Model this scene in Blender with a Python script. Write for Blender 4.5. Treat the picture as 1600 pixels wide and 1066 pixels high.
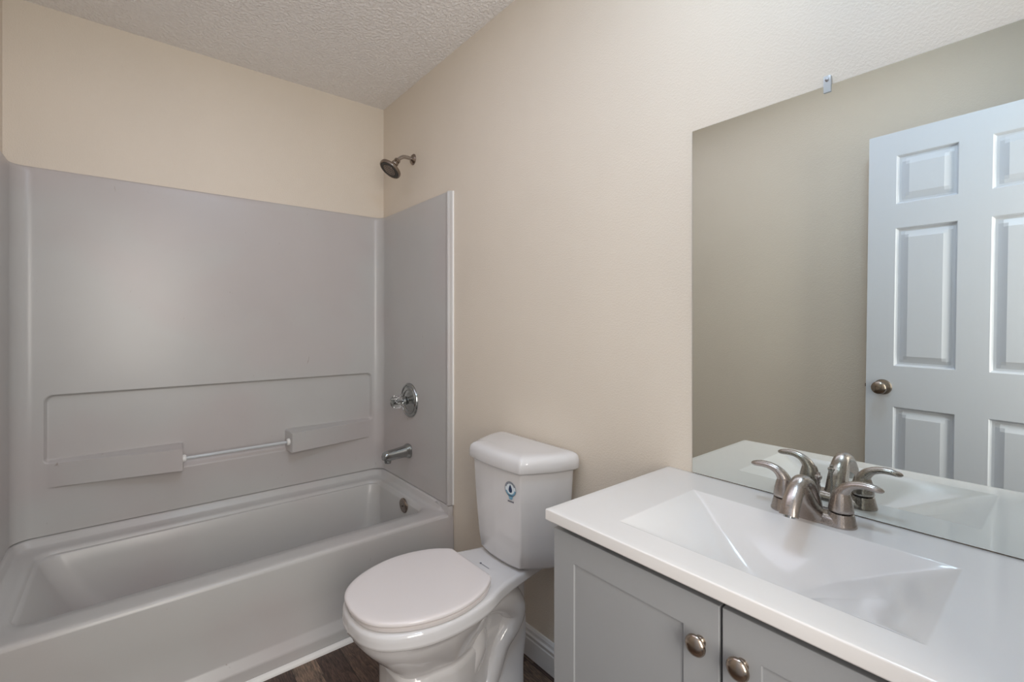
import bpy, bmesh, math
from math import sin, cos, pi, radians, sqrt
from mathutils import Vector, Matrix

for o in list(bpy.data.objects): bpy.data.objects.remove(o)
S = bpy.context.scene
COL = S.collection

# ------------------------------------------------------------------ camera
cam_data = bpy.data.cameras.new('camera')
cam_data.sensor_width = 36.0
cam_data.lens = 729.1 / 1600 * 36
cam_data.shift_y = -28 / 1600
cam_data.clip_start = 0.02
cam = bpy.data.objects.new('camera', cam_data)
COL.objects.link(cam)
cam.location = (2.591, -1.151, 1.230)
cam.rotation_euler = (radians(90), 0, radians(90 - 39.337))
S.camera = cam

# ------------------------------------------------------------------ exposure
S.view_settings.view_transform = 'Standard'
S.view_settings.look = 'None'
S.view_settings.gamma = 1
S.view_settings.use_curve_mapping = False
S.view_settings.exposure = 0.0

# ------------------------------------------------------------------ world and daylight from the doorway
W = bpy.data.worlds.new('world'); S.world = W
W.use_nodes = True
W.node_tree.nodes['Background'].inputs[0].default_value = (0.80, 0.88, 1.0, 1)
W.node_tree.nodes['Background'].inputs[1].default_value = 0.35

H_CEIL = 2.478

def area(name, loc, target, sx, sy, power, col):
    d = bpy.data.lights.new(name, 'AREA'); d.shape = 'RECTANGLE'; d.size = sx; d.size_y = sy
    d.energy = power; d.color = col
    o = bpy.data.objects.new(name, d); COL.objects.link(o); o.location = loc
    o.rotation_euler = (Vector(target) - Vector(loc)).to_track_quat('-Z', 'Y').to_euler()
    return o

def _point(name, loc, r, power, col):
    d = bpy.data.lights.new(name, 'POINT'); d.shadow_soft_size = r; d.energy = power; d.color = col
    o = bpy.data.objects.new(name, d); COL.objects.link(o); o.location = loc
    return o

area('hall_daylight', (3.20, -1.10, 1.40), (0, -0.85, 1.15), 0.6, 1.3, 25.0, (1.0, 0.94, 0.86))
# added unseen fill just below the ceiling, stands in for ambient light
area('ambient_fill_light', (1.4, -0.90, H_CEIL - 0.028), (1.4, -0.90, 1.0), 1.4, 0.5, 4.7, (0.80, 0.82, 1.0))
CLX, CLY = 2.25, -0.62

# ------------------------------------------------------------------ materials
def nodemat(name):
    m = bpy.data.materials.new(name); m.use_nodes = True
    nt = m.node_tree; b = nt.nodes['Principled BSDF']
    return m, nt, b

def bump(nt, b, height, strength, dist):
    bp = nt.nodes.new('ShaderNodeBump'); bp.inputs['Strength'].default_value = strength
    bp.inputs['Distance'].default_value = dist
    nt.links.new(height, bp.inputs['Height']); nt.links.new(bp.outputs[0], b.inputs['Normal'])
    return bp

def noise(nt, scale, detail=3, rough=0.5, vec=None, dist=0.0):
    n = nt.nodes.new('ShaderNodeTexNoise'); n.inputs['Scale'].default_value = scale
    n.inputs['Detail'].default_value = detail; n.inputs['Roughness'].default_value = rough
    n.inputs['Distortion'].default_value = dist
    if vec is not None: nt.links.new(vec, n.inputs['Vector'])
    return n

def ramp(nt, fac, stops):
    r = nt.nodes.new('ShaderNodeValToRGB')
    el = r.color_ramp.elements
    while len(el) < len(stops): el.new(0.5)
    for e, (p, c) in zip(el, stops): e.position = p; e.color = (*c, 1) if len(c) == 3 else c
    nt.links.new(fac, r.inputs[0]); return r

def objco(nt):
    g = nt.nodes.new('ShaderNodeNewGeometry')
    return g.outputs['Position']

def mapping(nt, vec, scale=(1, 1, 1), loc=(0, 0, 0)):
    m = nt.nodes.new('ShaderNodeMapping'); m.inputs['Scale'].default_value = scale; m.inputs['Location'].default_value = loc
    nt.links.new(vec, m.inputs['Vector']); return m.outputs[0]

def plain(name, col, rough=0.5, metal=0.0, coat=0.0, spec=None, var=0.0, bscale=0, bstr=0.0, bdist=0.001, aniso=0):
    m, nt, b = nodemat(name)
    b.inputs['Base Color'].default_value = (*col, 1)
    b.inputs['Roughness'].default_value = rough; b.inputs['Metallic'].default_value = metal
    b.inputs['Coat Weight'].default_value = coat; b.inputs['Coat Roughness'].default_value = 0.05
    if spec is not None: b.inputs['Specular IOR Level'].default_value = spec
    P = objco(nt)
    if var:
        n = noise(nt, 6, 4, 0.6, P)
        r = ramp(nt, n.outputs[0], [(0.3, tuple(c * (1 - var) for c in col)), (0.7, col)])
        nt.links.new(r.outputs[0], b.inputs['Base Color'])
    if bscale:
        n = noise(nt, bscale, 2, 0.5, P); bump(nt, b, n.outputs[0], bstr, bdist)
    return m

def wall_paint(name, col, scale=190, strength=0.28, dist=0.0010):
    m, nt, b = nodemat(name); P = objco(nt)
    b.inputs['Roughness'].default_value = 0.55
    n0 = noise(nt, 2.2, 3, 0.5, P)
    r = ramp(nt, n0.outputs[0], [(0.35, tuple(c * 0.97 for c in col)), (0.65, col)])
    nt.links.new(r.outputs[0], b.inputs['Base Color'])
    n1 = noise(nt, scale, 2, 0.55, P)
    rr = ramp(nt, n1.outputs[0], [(0.42, (0, 0, 0)), (0.62, (1, 1, 1))])
    bump(nt, b, rr.outputs[0], strength, dist)
    return m

M = {}
M['wall'] = wall_paint('cream_wall_paint', (0.775, 0.69, 0.585))
M['ceiling'] = wall_paint('knockdown_ceiling', (0.95, 0.92, 0.90), 75, 1.0, 0.0025)
M['trim'] = plain('white_trim_paint', (0.80, 0.79, 0.78), 0.35, var=0.05)
M['door'] = None
M['porcelain'] = plain('white_porcelain', (0.72, 0.705, 0.705), 0.06, coat=0.6)
M['seat'] = plain('toilet_seat_plastic', (0.75, 0.70, 0.69), 0.16)
M['top'] = plain('cultured_marble', (0.745, 0.72, 0.70), 0.13, coat=0.25, var=0.02)
M['cabinet'] = plain('grey_cabinet_paint', (0.345, 0.352, 0.362), 0.38, bscale=300, bstr=0.05)
M['gap'] = plain('cabinet_inside', (0.05, 0.05, 0.055), 0.8)
M['nickel'] = plain('brushed_nickel', (0.44, 0.395, 0.365), 0.24, metal=1)
M['knobm'] = plain('bronze_nickel_knob', (0.42, 0.35, 0.29), 0.22, metal=1)
M['chrome'] = plain('worn_chrome', (0.40, 0.415, 0.41), 0.16, metal=1)
M['darknickel'] = plain('dark_nickel', (0.30, 0.25, 0.21), 0.25, metal=1)
M['dark'] = plain('dark_rubber', (0.05, 0.045, 0.04), 0.6)
M['mirror'] = plain('mirror_silver', (0.80, 0.835, 0.80), 0.0, metal=1)
M['mirror_edge'] = plain('mirror_edge', (0.06, 0.075, 0.07), 0.2)
M['caulk'] = plain('white_caulk', (0.85, 0.83, 0.80), 0.35)
M['decal'] = plain('label_white', (0.75, 0.82, 0.86), 0.3)
M['drop'] = plain('label_dark_blue', (0.01, 0.035, 0.10), 0.3)
M['blue'] = plain('label_light_blue', (0.18, 0.38, 0.52), 0.3)
M['ink'] = plain('label_ink', (0.09, 0.09, 0.13), 0.4)
M['screw'] = plain('zinc_screw', (0.35, 0.35, 0.36), 0.3, metal=1)

def clear(name, col, rough=0.03, ior=1.49, trans=1.0):
    m, nt, b = nodemat(name)
    b.inputs['Base Color'].default_value = (*col, 1); b.inputs['Roughness'].default_value = rough
    b.inputs['Transmission Weight'].default_value = trans; b.inputs['IOR'].default_value = ior
    return m
def emis(name, col, st):
    m, nt, b = nodemat(name); b.inputs['Base Color'].default_value = (0.9, 0.9, 0.9, 1)
    b.inputs['Emission Color'].default_value = (*col, 1); b.inputs['Emission Strength'].default_value = st
    return m
M['acrylic'] = clear('clear_acrylic', (0.96, 0.97, 0.97))
M['clip'] = clear('clear_clip_plastic', (0.80, 0.83, 0.85), 0.2, trans=0.35)
M['glow'] = emis('added_dome_glow', (0.58, 0.78, 1.0), 35)  # glow of the added dome, tinted blue to cool the near walls
M['glass_shade'] = clear('frosted_glass', (1, 0.97, 0.92), 0.5, trans=0.85)

def fiberglass():
    m, nt, b = nodemat('aged_white_fiberglass'); P = objco(nt)
    base = (0.54, 0.53, 0.515)
    n = noise(nt, 2.0, 4, 0.55, P)
    r = ramp(nt, n.outputs[0], [(0.3, (0.51, 0.50, 0.485)), (0.7, base)])
    # faint pinkish grime plus sparse short scuffs
    ng = noise(nt, 1.6, 2, 0.5, mapping(nt, P, (1, 1, 1.3), (5.3, 2.2, 0.4)))
    rg = ramp(nt, ng.outputs[0], [(0.45, (1, 1, 1)), (0.62, (1.0, 0.945, 0.95))])
    m1 = nt.nodes.new('ShaderNodeMix'); m1.data_type = 'RGBA'; m1.blend_type = 'MULTIPLY'; m1.inputs[0].default_value = 1
    nt.links.new(r.outputs[0], m1.inputs[6]); nt.links.new(rg.outputs[0], m1.inputs[7])
    n2 = noise(nt, 38, 3, 0.6, mapping(nt, P, (1, 1.0, 0.45), (3, 1, 2)), 0.6)
    s2 = ramp(nt, n2.outputs[0], [(0.73, (1, 1, 1)), (0.78, (0.74, 0.68, 0.64))])
    mx = nt.nodes.new('ShaderNodeMix'); mx.data_type = 'RGBA'; mx.blend_type = 'MULTIPLY'; mx.inputs[0].default_value = 1
    nt.links.new(m1.outputs[2], mx.inputs[6]); nt.links.new(s2.outputs[0], mx.inputs[7])
    nt.links.new(mx.outputs[2], b.inputs['Base Color'])
    n3 = noise(nt, 14, 3, 0.6, P)
    r3 = ramp(nt, n3.outputs[0], [(0.3, (0.20, 0.20, 0.20)), (0.7, (0.30, 0.30, 0.30))])
    b.inputs['Roughness'].default_value = 0.30
    n4 = noise(nt, 7, 2, 0.5, P); bump(nt, b, n4.outputs[0], 0.12, 0.004)
    return m
M['fiber'] = fiberglass()

def door_mat():
    m, nt, b = nodemat('white_door_paint'); P = objco(nt)
    b.inputs['Base Color'].default_value = (0.66, 0.69, 0.75, 1); b.inputs['Roughness'].default_value = 0.38
    n = noise(nt, 30, 4, 0.6, mapping(nt, P, (4.0, 4.0, 0.35)), 1.2); bump(nt, b, n.outputs[0], 0.25, 0.001)
    return m
M['door'] = door_mat()

def floor_mat():
    m, nt, b = nodemat('rustic_vinyl_plank'); P = objco(nt); L = nt.links
    sep = nt.nodes.new('ShaderNodeSeparateXYZ'); L.new(P, sep.inputs[0])
    def math_(op, a, bv=None, cv=None):
        n = nt.nodes.new('ShaderNodeMath'); n.operation = op
        for i, v in enumerate((a, bv, cv)):
            if v is None: continue
            if isinstance(v, (int, float)): n.inputs[i].default_value = v
            else: L.new(v, n.inputs[i])
        return n.outputs[0]
    row = math_('FLOOR', math_('DIVIDE', math_('ADD', sep.outputs[1], 0.03), 0.085))
    wn = nt.nodes.new('ShaderNodeTexWhiteNoise'); wn.noise_dimensions = '1D'; L.new(row, wn.inputs['W'])
    xs = math_('ADD', math_('DIVIDE', sep.outputs[0], 0.34), math_('MULTIPLY', wn.outputs[0], 7.0))
    cell = math_('FLOOR', xs)
    cmb = nt.nodes.new('ShaderNodeCombineXYZ'); L.new(row, cmb.inputs[0]); L.new(cell, cmb.inputs[1])
    wc = nt.nodes.new('ShaderNodeTexWhiteNoise'); wc.noise_dimensions = '3D'; L.new(cmb.outputs[0], wc.inputs[0])
    c1 = ramp(nt, wc.outputs[0], [(0.0, (0.050, 0.030, 0.024)), (0.45, (0.090, 0.058, 0.045)), (0.75, (0.15, 0.105, 0.078)), (1.0, (0.24, 0.175, 0.125))])
    off = nt.nodes.new('ShaderNodeVectorMath'); off.operation = 'ADD'
    L.new(mapping(nt, P, (1.2, 10, 1)), off.inputs[0]); L.new(wc.outputs[1], off.inputs[1])
    g = noise(nt, 12, 6, 0.65, off.outputs[0], 1.6)
    gr = ramp(nt, g.outputs[0], [(0.34, (0.35, 0.33, 0.31)), (0.50, (0.95, 0.95, 0.95)), (0.64, (1.9, 1.75, 1.6))])
    mx = nt.nodes.new('ShaderNodeMix'); mx.data_type = 'RGBA'; mx.blend_type = 'MULTIPLY'; mx.inputs[0].default_value = 1
    L.new(c1.outputs[0], mx.inputs[6]); L.new(gr.outputs[0], mx.inputs[7])
    # plank joints
    fy = math_('FRACT', math_('DIVIDE', math_('ADD', sep.outputs[1], 0.03), 0.17))
    jy = math_('LESS_THAN', fy, 0.014)
    mj = nt.nodes.new('ShaderNodeMix'); mj.data_type = 'RGBA'; L.new(jy, mj.inputs[0])
    L.new(mx.outputs[2], mj.inputs[6]); mj.inputs[7].default_value = (0.012, 0.008, 0.006, 1)
    L.new(mj.outputs[2], b.inputs['Base Color'])
    b.inputs['Roughness'].default_value = 0.42
    bump(nt, b, g.outputs[0], 0.25, 0.0008)
    return m
M['floor'] = floor_mat()

def brushed(m, scale=(1, 1, 1)):
    nt = m.node_tree; b = nt.nodes['Principled BSDF']; P = objco(nt)
    n = noise(nt, 60, 3, 0.6, mapping(nt, P, scale))
    r = ramp(nt, n.outputs[0], [(0.35, (0.24, 0.24, 0.24)), (0.65, (0.29, 0.29, 0.29))])
    nt.links.new(r.outputs[0], b.inputs['Roughness'])
brushed(M['nickel'], (9, 9, 60))

# ------------------------------------------------------------------ mesh helpers
def B(): return bmesh.new()

def empty(name, loc, label=None, cat=None, group=None):
    o = bpy.data.objects.new(name, None); COL.objects.link(o); o.location = loc
    o.empty_display_size = 0.05
    if label: o['label'] = label
    if cat: o['category'] = cat
    if group: o['group'] = group
    return o

def world_loc(o):
    v = Vector((0, 0, 0))
    while o is not None: v += o.location; o = o.parent
    return v

def obj(name, bm, mat, parent=None, angle=35, label=None, cat=None, kind=None, origin=None, smooth=True, mats=None):
    bmesh.ops.recalc_face_normals(bm, faces=bm.faces)
    if parent is not None: L = world_loc(parent)
    elif origin is not None: L = Vector(origin)
    else:
        xs = [v.co for v in bm.verts]
        L = Vector(((min(c.x for c in xs) + max(c.x for c in xs)) / 2, (min(c.y for c in xs) + max(c.y for c in xs)) / 2, min(c.z for c in xs)))
    bmesh.ops.translate(bm, verts=bm.verts, vec=-L)
    me = bpy.data.meshes.new(name); bm.to_mesh(me); bm.free()
    for mm in (mats or [mat]): me.materials.append(mm)
    if smooth:
        me.polygons.foreach_set('use_smooth', [True] * len(me.polygons))
        me.set_sharp_from_angle(angle=radians(angle))
    o = bpy.data.objects.new(name, me); COL.objects.link(o)
    if parent is not None: o.parent = parent
    else: o.location = L
    if label: o['label'] = label
    if cat: o['category'] = cat
    if kind: o['kind'] = kind
    return o

def box(bm, x0, x1, y0, y1, z0, z1, bev=0.0, seg=2):
    r = bmesh.ops.create_cube(bm, size=1)
    vs = r['verts']
    bmesh.ops.scale(bm, verts=vs, vec=(x1 - x0, y1 - y0, z1 - z0))
    bmesh.ops.translate(bm, verts=vs, vec=((x0 + x1) / 2, (y0 + y1) / 2, (z0 + z1) / 2))
    if bev:
        es = list({e for v in vs for e in v.link_edges})
        bmesh.ops.bevel(bm, geom=es, offset=bev, segments=seg, affect='EDGES', profile=0.5)

def bridge(bm, A, Bv, closed=True):
    n = len(A)
    for i in range(n if closed else n - 1):
        j = (i + 1) % n
        try: bm.faces.new((A[i], A[j], Bv[j], Bv[i]))
        except ValueError: pass

def loft(bm, rings, closed=True, cap0=False, cap1=False):
    R = [[bm.verts.new(p) for p in r] for r in rings]
    for a, b in zip(R, R[1:]): bridge(bm, a, b, closed)
    if cap0: bm.faces.new(R[0])
    if cap1: bm.faces.new(R[-1])
    return R

def fan_cap(bm, ring, centre):
    c = bm.verts.new(centre); n = len(ring)
    for i in range(n): bm.faces.new((ring[i], ring[(i + 1) % n], c))

def frame_for(t, prev=None):
    t = t.normalized()
    if prev is None:
        up = Vector((0, 0, 1)) if abs(t.z) < 0.9 else Vector((1, 0, 0))
        a = t.cross(up).normalized()
    else:
        a = (prev - t * prev.dot(t)).normalized()
    return a, t.cross(a).normalized()

def tube(bm, pts, radii, n=20, cap=True, ell=None, round_ends=False):
    pts = [Vector(p) for p in pts]
    if not hasattr(radii, '__len__'): radii = [radii] * len(pts)
    rings = []; prev = None
    for i, p in enumerate(pts):
        t = (pts[min(i + 1, len(pts) - 1)] - pts[max(i - 1, 0)])
        a, b = frame_for(t, prev); prev = a
        ra, rb = (radii[i], radii[i]) if not hasattr(radii[i], '__len__') else radii[i]
        rings.append([p + a * ra * cos(2 * pi * k / n) + b * rb * sin(2 * pi * k / n) for k in range(n)])
    R = loft(bm, rings)
    if cap: bm.faces.new(R[0]); bm.faces.new(R[-1])
    return R

def spline(P, m=8):
    """Catmull-Rom through points (any dimension)."""
    P = [tuple(p) for p in P]; out = []
    n = len(P)
    for i in range(n - 1):
        p0 = P[max(i - 1, 0)]; p1 = P[i]; p2 = P[i + 1]; p3 = P[min(i + 2, n - 1)]
        for k in range(m):
            t = k / m
            out.append(tuple(0.5 * ((2 * b) + (-a + c) * t + (2 * a - 5 * b + 4 * c - d) * t * t + (-a + 3 * b - 3 * c + d) * t ** 3) for a, b, c, d in zip(p0, p1, p2, p3)))
    out.append(P[-1]); return out

def lathe(bm, prof, origin, axis, n=40, ref=None, cap=True, sy=1.0):
    """prof: list of (radius, distance along axis)."""
    o = Vector(origin); t = Vector(axis).normalized(); a, b = frame_for(t)
    rings = [[o + t * h + a * max(r, 1e-5) * cos(2 * pi * k / n) + b * sy * max(r, 1e-5) * sin(2 * pi * k / n) for k in range(n)] for r, h in prof]
    R = loft(bm, rings)
    if cap: bm.faces.new(R[0]); bm.faces.new(R[-1])

def sstep(a, b, x):
    t = min(1, max(0, (x - a) / (b - a))); return t * t * (3 - 2 * t)

def rbox_sdf(x, y, x0, x1, y0, y1, r):
    cx, cy = (x0 + x1) / 2, (y0 + y1) / 2; hx, hy = (x1 - x0) / 2 - r, (y1 - y0) / 2 - r
    qx, qy = abs(x - cx) - hx, abs(y - cy) - hy
    return sqrt(max(qx, 0) ** 2 + max(qy, 0) ** 2) + min(max(qx, qy), 0) - r

def rrect(x0, x1, y0, y1, r, z, n=8):
    """rounded rectangle ring, 4*(n+1) points + straight subdivisions"""
    out = []
    cs = [(x1 - r, y1 - r, 0), (x0 + r, y1 - r, 90), (x0 + r, y0 + r, 180), (x1 - r, y0 + r, 270)]
    corners = [[(cx + r * cos(radians(a0 + 90 * k / n)), cy + r * sin(radians(a0 + 90 * k / n))) for k in range(n + 1)] for cx, cy, a0 in cs]
    for i in range(4):
        out += corners[i]
        a = corners[i][-1]; b = corners[(i + 1) % 4][0]
        for k in range(1, 12): out.append((a[0] + (b[0] - a[0]) * k / 12, a[1] + (b[1] - a[1]) * k / 12))
    return [Vector((p[0], p[1], z)) for p in out]

# ------------------------------------------------------------------ room shell
RW = 1.524       # room width, wall_right at y=0, wall_left at y=-RW
H = 2.478
XF = 2.69        # wall with the doorway
DY0, DY1, DH = -1.335, -0.625, 2.045

b = B(); box(b, -0.1, 4.2, -RW - 0.1, 0.1, -0.06, 0.0); obj('floor', b, M['floor'], kind='structure', smooth=False)
b = B(); box(b, -0.1, XF + 0.12, -RW - 0.1, 0.1, H, H + 0.08); obj('ceiling', b, M['ceiling'], kind='structure', smooth=False)
b = B(); box(b, -0.1, 0.0, -RW - 0.1, 0.1, 0, H); obj('wall_back', b, M['wall'], kind='structure', smooth=False)
b = B(); box(b, 0.0, XF + 0.12, 0.0, 0.1, 0, H); obj('wall_right', b, M['wall'], kind='structure', smooth=False)
b = B(); box(b, 0.0, XF + 0.12, -RW - 0.1, -RW, 0, H); obj('wall_left', b, M['wall'], kind='structure', smooth=False)
b = B()
box(b, XF, XF + 0.12, -RW, DY0, 0, H); box(b, XF, XF + 0.12, DY1, 0, 0, H); box(b, XF, XF + 0.12, DY0, DY1, DH, H)
obj('wall_front', b, M['wall'], kind='structure', smooth=False)

def casing_prof(bm, x, y0, y1, z0, z1):
    box(bm, x, x + 0.016, y0, y1, z0, z1, 0.004)
b = B()
casing_prof(b, XF - 0.016, DY1, DY1 + 0.057, 0, DH + 0.057)
casing_prof(b, XF - 0.016, DY0 - 0.057, DY0, 0, DH + 0.057)
casing_prof(b, XF - 0.016, DY0, DY1, DH, DH + 0.057)
obj('trim_1', b, M['trim'], kind='structure')

# baseboards (stepped profile)
def baseboard(name, p0, p1, inward):
    """p0->p1 along the wall foot; inward = unit vector into the room"""
    prof = [(0, 0), (0.015, 0), (0.015, 0.066), (0.0125, 0.070), (0.0125, 0.075), (0.0145, 0.078), (0.0145, 0.083), (0.010, 0.088), (0.0085, 0.094), (0.0085, 0.098), (0.004, 0.106), (0, 0.108)]
    bm = B(); iv = Vector(inward)
    rings = [[Vector(p) + iv * d + Vector((0, 0, z)) for d, z in prof] for p in (p0, p1)]
    loft(bm, rings, True, True, True)
    return obj(name, bm, M['trim'], kind='structure', angle=25)
baseboard('baseboard_right', (0.79, 0, 0), (1.884, 0, 0), (0, -1, 0))
baseboard('baseboard_left', (0.79, -RW, 0), (XF, -RW, 0), (0, 1, 0))

# ------------------------------------------------------------------ open six panel door (seen in the mirror)
def make_door():
    Wd, Hd, T = 0.69, 2.022, 0.035
    hinge = Vector((2.672, -1.337, 0.008)); ang = math.atan2(-0.081, 1)
    # local frame: u from the latch edge to the hinges, w up, v = thickness (towards the mirror wall)
    bm = B()
    cols = [(0.098, 0.294), (0.388, 0.584)]
    rows = [(0.215, 0.852), (1.026, 1.613), (1.715, 1.921)]
    def hgt(u, w):
        h = 0.0
        for c0, c1 in cols:
            for r0, r1 in rows:
                if c0 <= u <= c1 and r0 <= w <= r1:
                    d = min(u - c0, c1 - u, w - r0, r1 - w)
                    if d < 0.008: h = -0.012 * sstep(0, 0.008, d)
                    elif d < 0.016: h = -0.012
                    elif d < 0.043: h = -0.012 + 0.0105 * (d - 0.016) / 0.027
                    else: h = -0.0015
        return h
    def lines(segs, lo, hi):
        s = {lo, hi}
        for a, c in segs:
            for k in (0, 0.002, 0.004, 0.006, 0.008, 0.016, 0.0295, 0.043): s.add(round(a + k, 5)); s.add(round(c - k, 5))
        return sorted(s)
    us = lines(cols, 0, Wd); ws = lines(rows, 0, Hd)
    for sgn in (1, -1):
        V = [[bm.verts.new((u, sgn * (T / 2 + hgt(u, w)), w)) for u in us] for w in ws]
        for i in range(len(ws) - 1):
            for j in range(len(us) - 1): bm.faces.new((V[i][j], V[i][j + 1], V[i + 1][j + 1], V[i + 1][j]))
        if sgn == 1: F = V
        else: Bk = V
    def edge(a, c):
        for i in range(len(a) - 1): bm.faces.new((a[i], a[i + 1], c[i + 1], c[i]))
    edge(F[0], Bk[0]); edge(F[-1], Bk[-1]); edge([r[0] for r in F], [r[0] for r in Bk]); edge([r[-1] for r in F], [r[-1] for r in Bk])
    # place: u axis (from latch to hinge) runs along +x, slightly towards +y
    ux = Vector((0.9967, 0.0807, 0)); vy = Vector((-0.0807, 0.9967, 0))
    org = hinge - ux * Wd - vy * (T / 2)
    lean = radians(0.7)
    Mt = Matrix.Translation(org) @ Matrix(((ux.x, vy.x, 0, 0), (ux.y, vy.y, 0, 0), (0, 0, 1, 0), (0, 0, 0, 1))) @ Matrix.Rotation(lean * 0, 4, 'Y')
    # the door hangs very slightly out of plumb
    Mt = Mt @ Matrix.Translation((Wd, 0, 1.0)) @ Matrix.Rotation(lean, 4, 'Y') @ Matrix.Translation((-Wd, 0, -1.0))
    Mt = Matrix.Translation((0, 0, 0.006)) @ Mt
    bmesh.ops.transform(bm, matrix=Mt, verts=bm.verts)
    d = obj('door_1', bm, M['door'], kind='structure', angle=12)
    # knob (both sides) as one part
    bm = B()
    for s in (1, -1):
        c = Vector((0.062, s * T / 2, 0.932))
        lathe(bm, [(0.032, 0), (0.033, 0.003), (0.030, 0.008), (0.015, 0.012), (0.0125, 0.020), (0.0145, 0.028), (0.024, 0.036), (0.0275, 0.045), (0.0265, 0.054), (0.020, 0.061), (0.009, 0.0645), (0.008, 0.062), (0.0005, 0.062)], c, (0, s, 0), 36)
    bmesh.ops.transform(bm, matrix=Mt, verts=bm.verts)
    obj('door_knob', bm, M['darknickel'], d)
    bm = B(); box(bm, -0.0012, 0.001, -0.0125, 0.0125, 0.90, 0.965); box(bm, -0.008, 0.0, -0.006, 0.006, 0.925, 0.94, 0.002)
    bmesh.ops.transform(bm, matrix=Mt, verts=bm.verts)
    obj('latch', bm, M['darknickel'], d)
    for z in (0.22, 1.05, 1.82):
        bm = B(); tube(bm, [(Wd + 0.004, T / 2 + 0.004, z - 0.045), (Wd + 0.004, T / 2 + 0.004, z + 0.045)], 0.006, 14)
        bmesh.ops.transform(bm, matrix=Mt, verts=bm.verts)
        obj('hinge', bm, M['darknickel'], d)
make_door()

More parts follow.
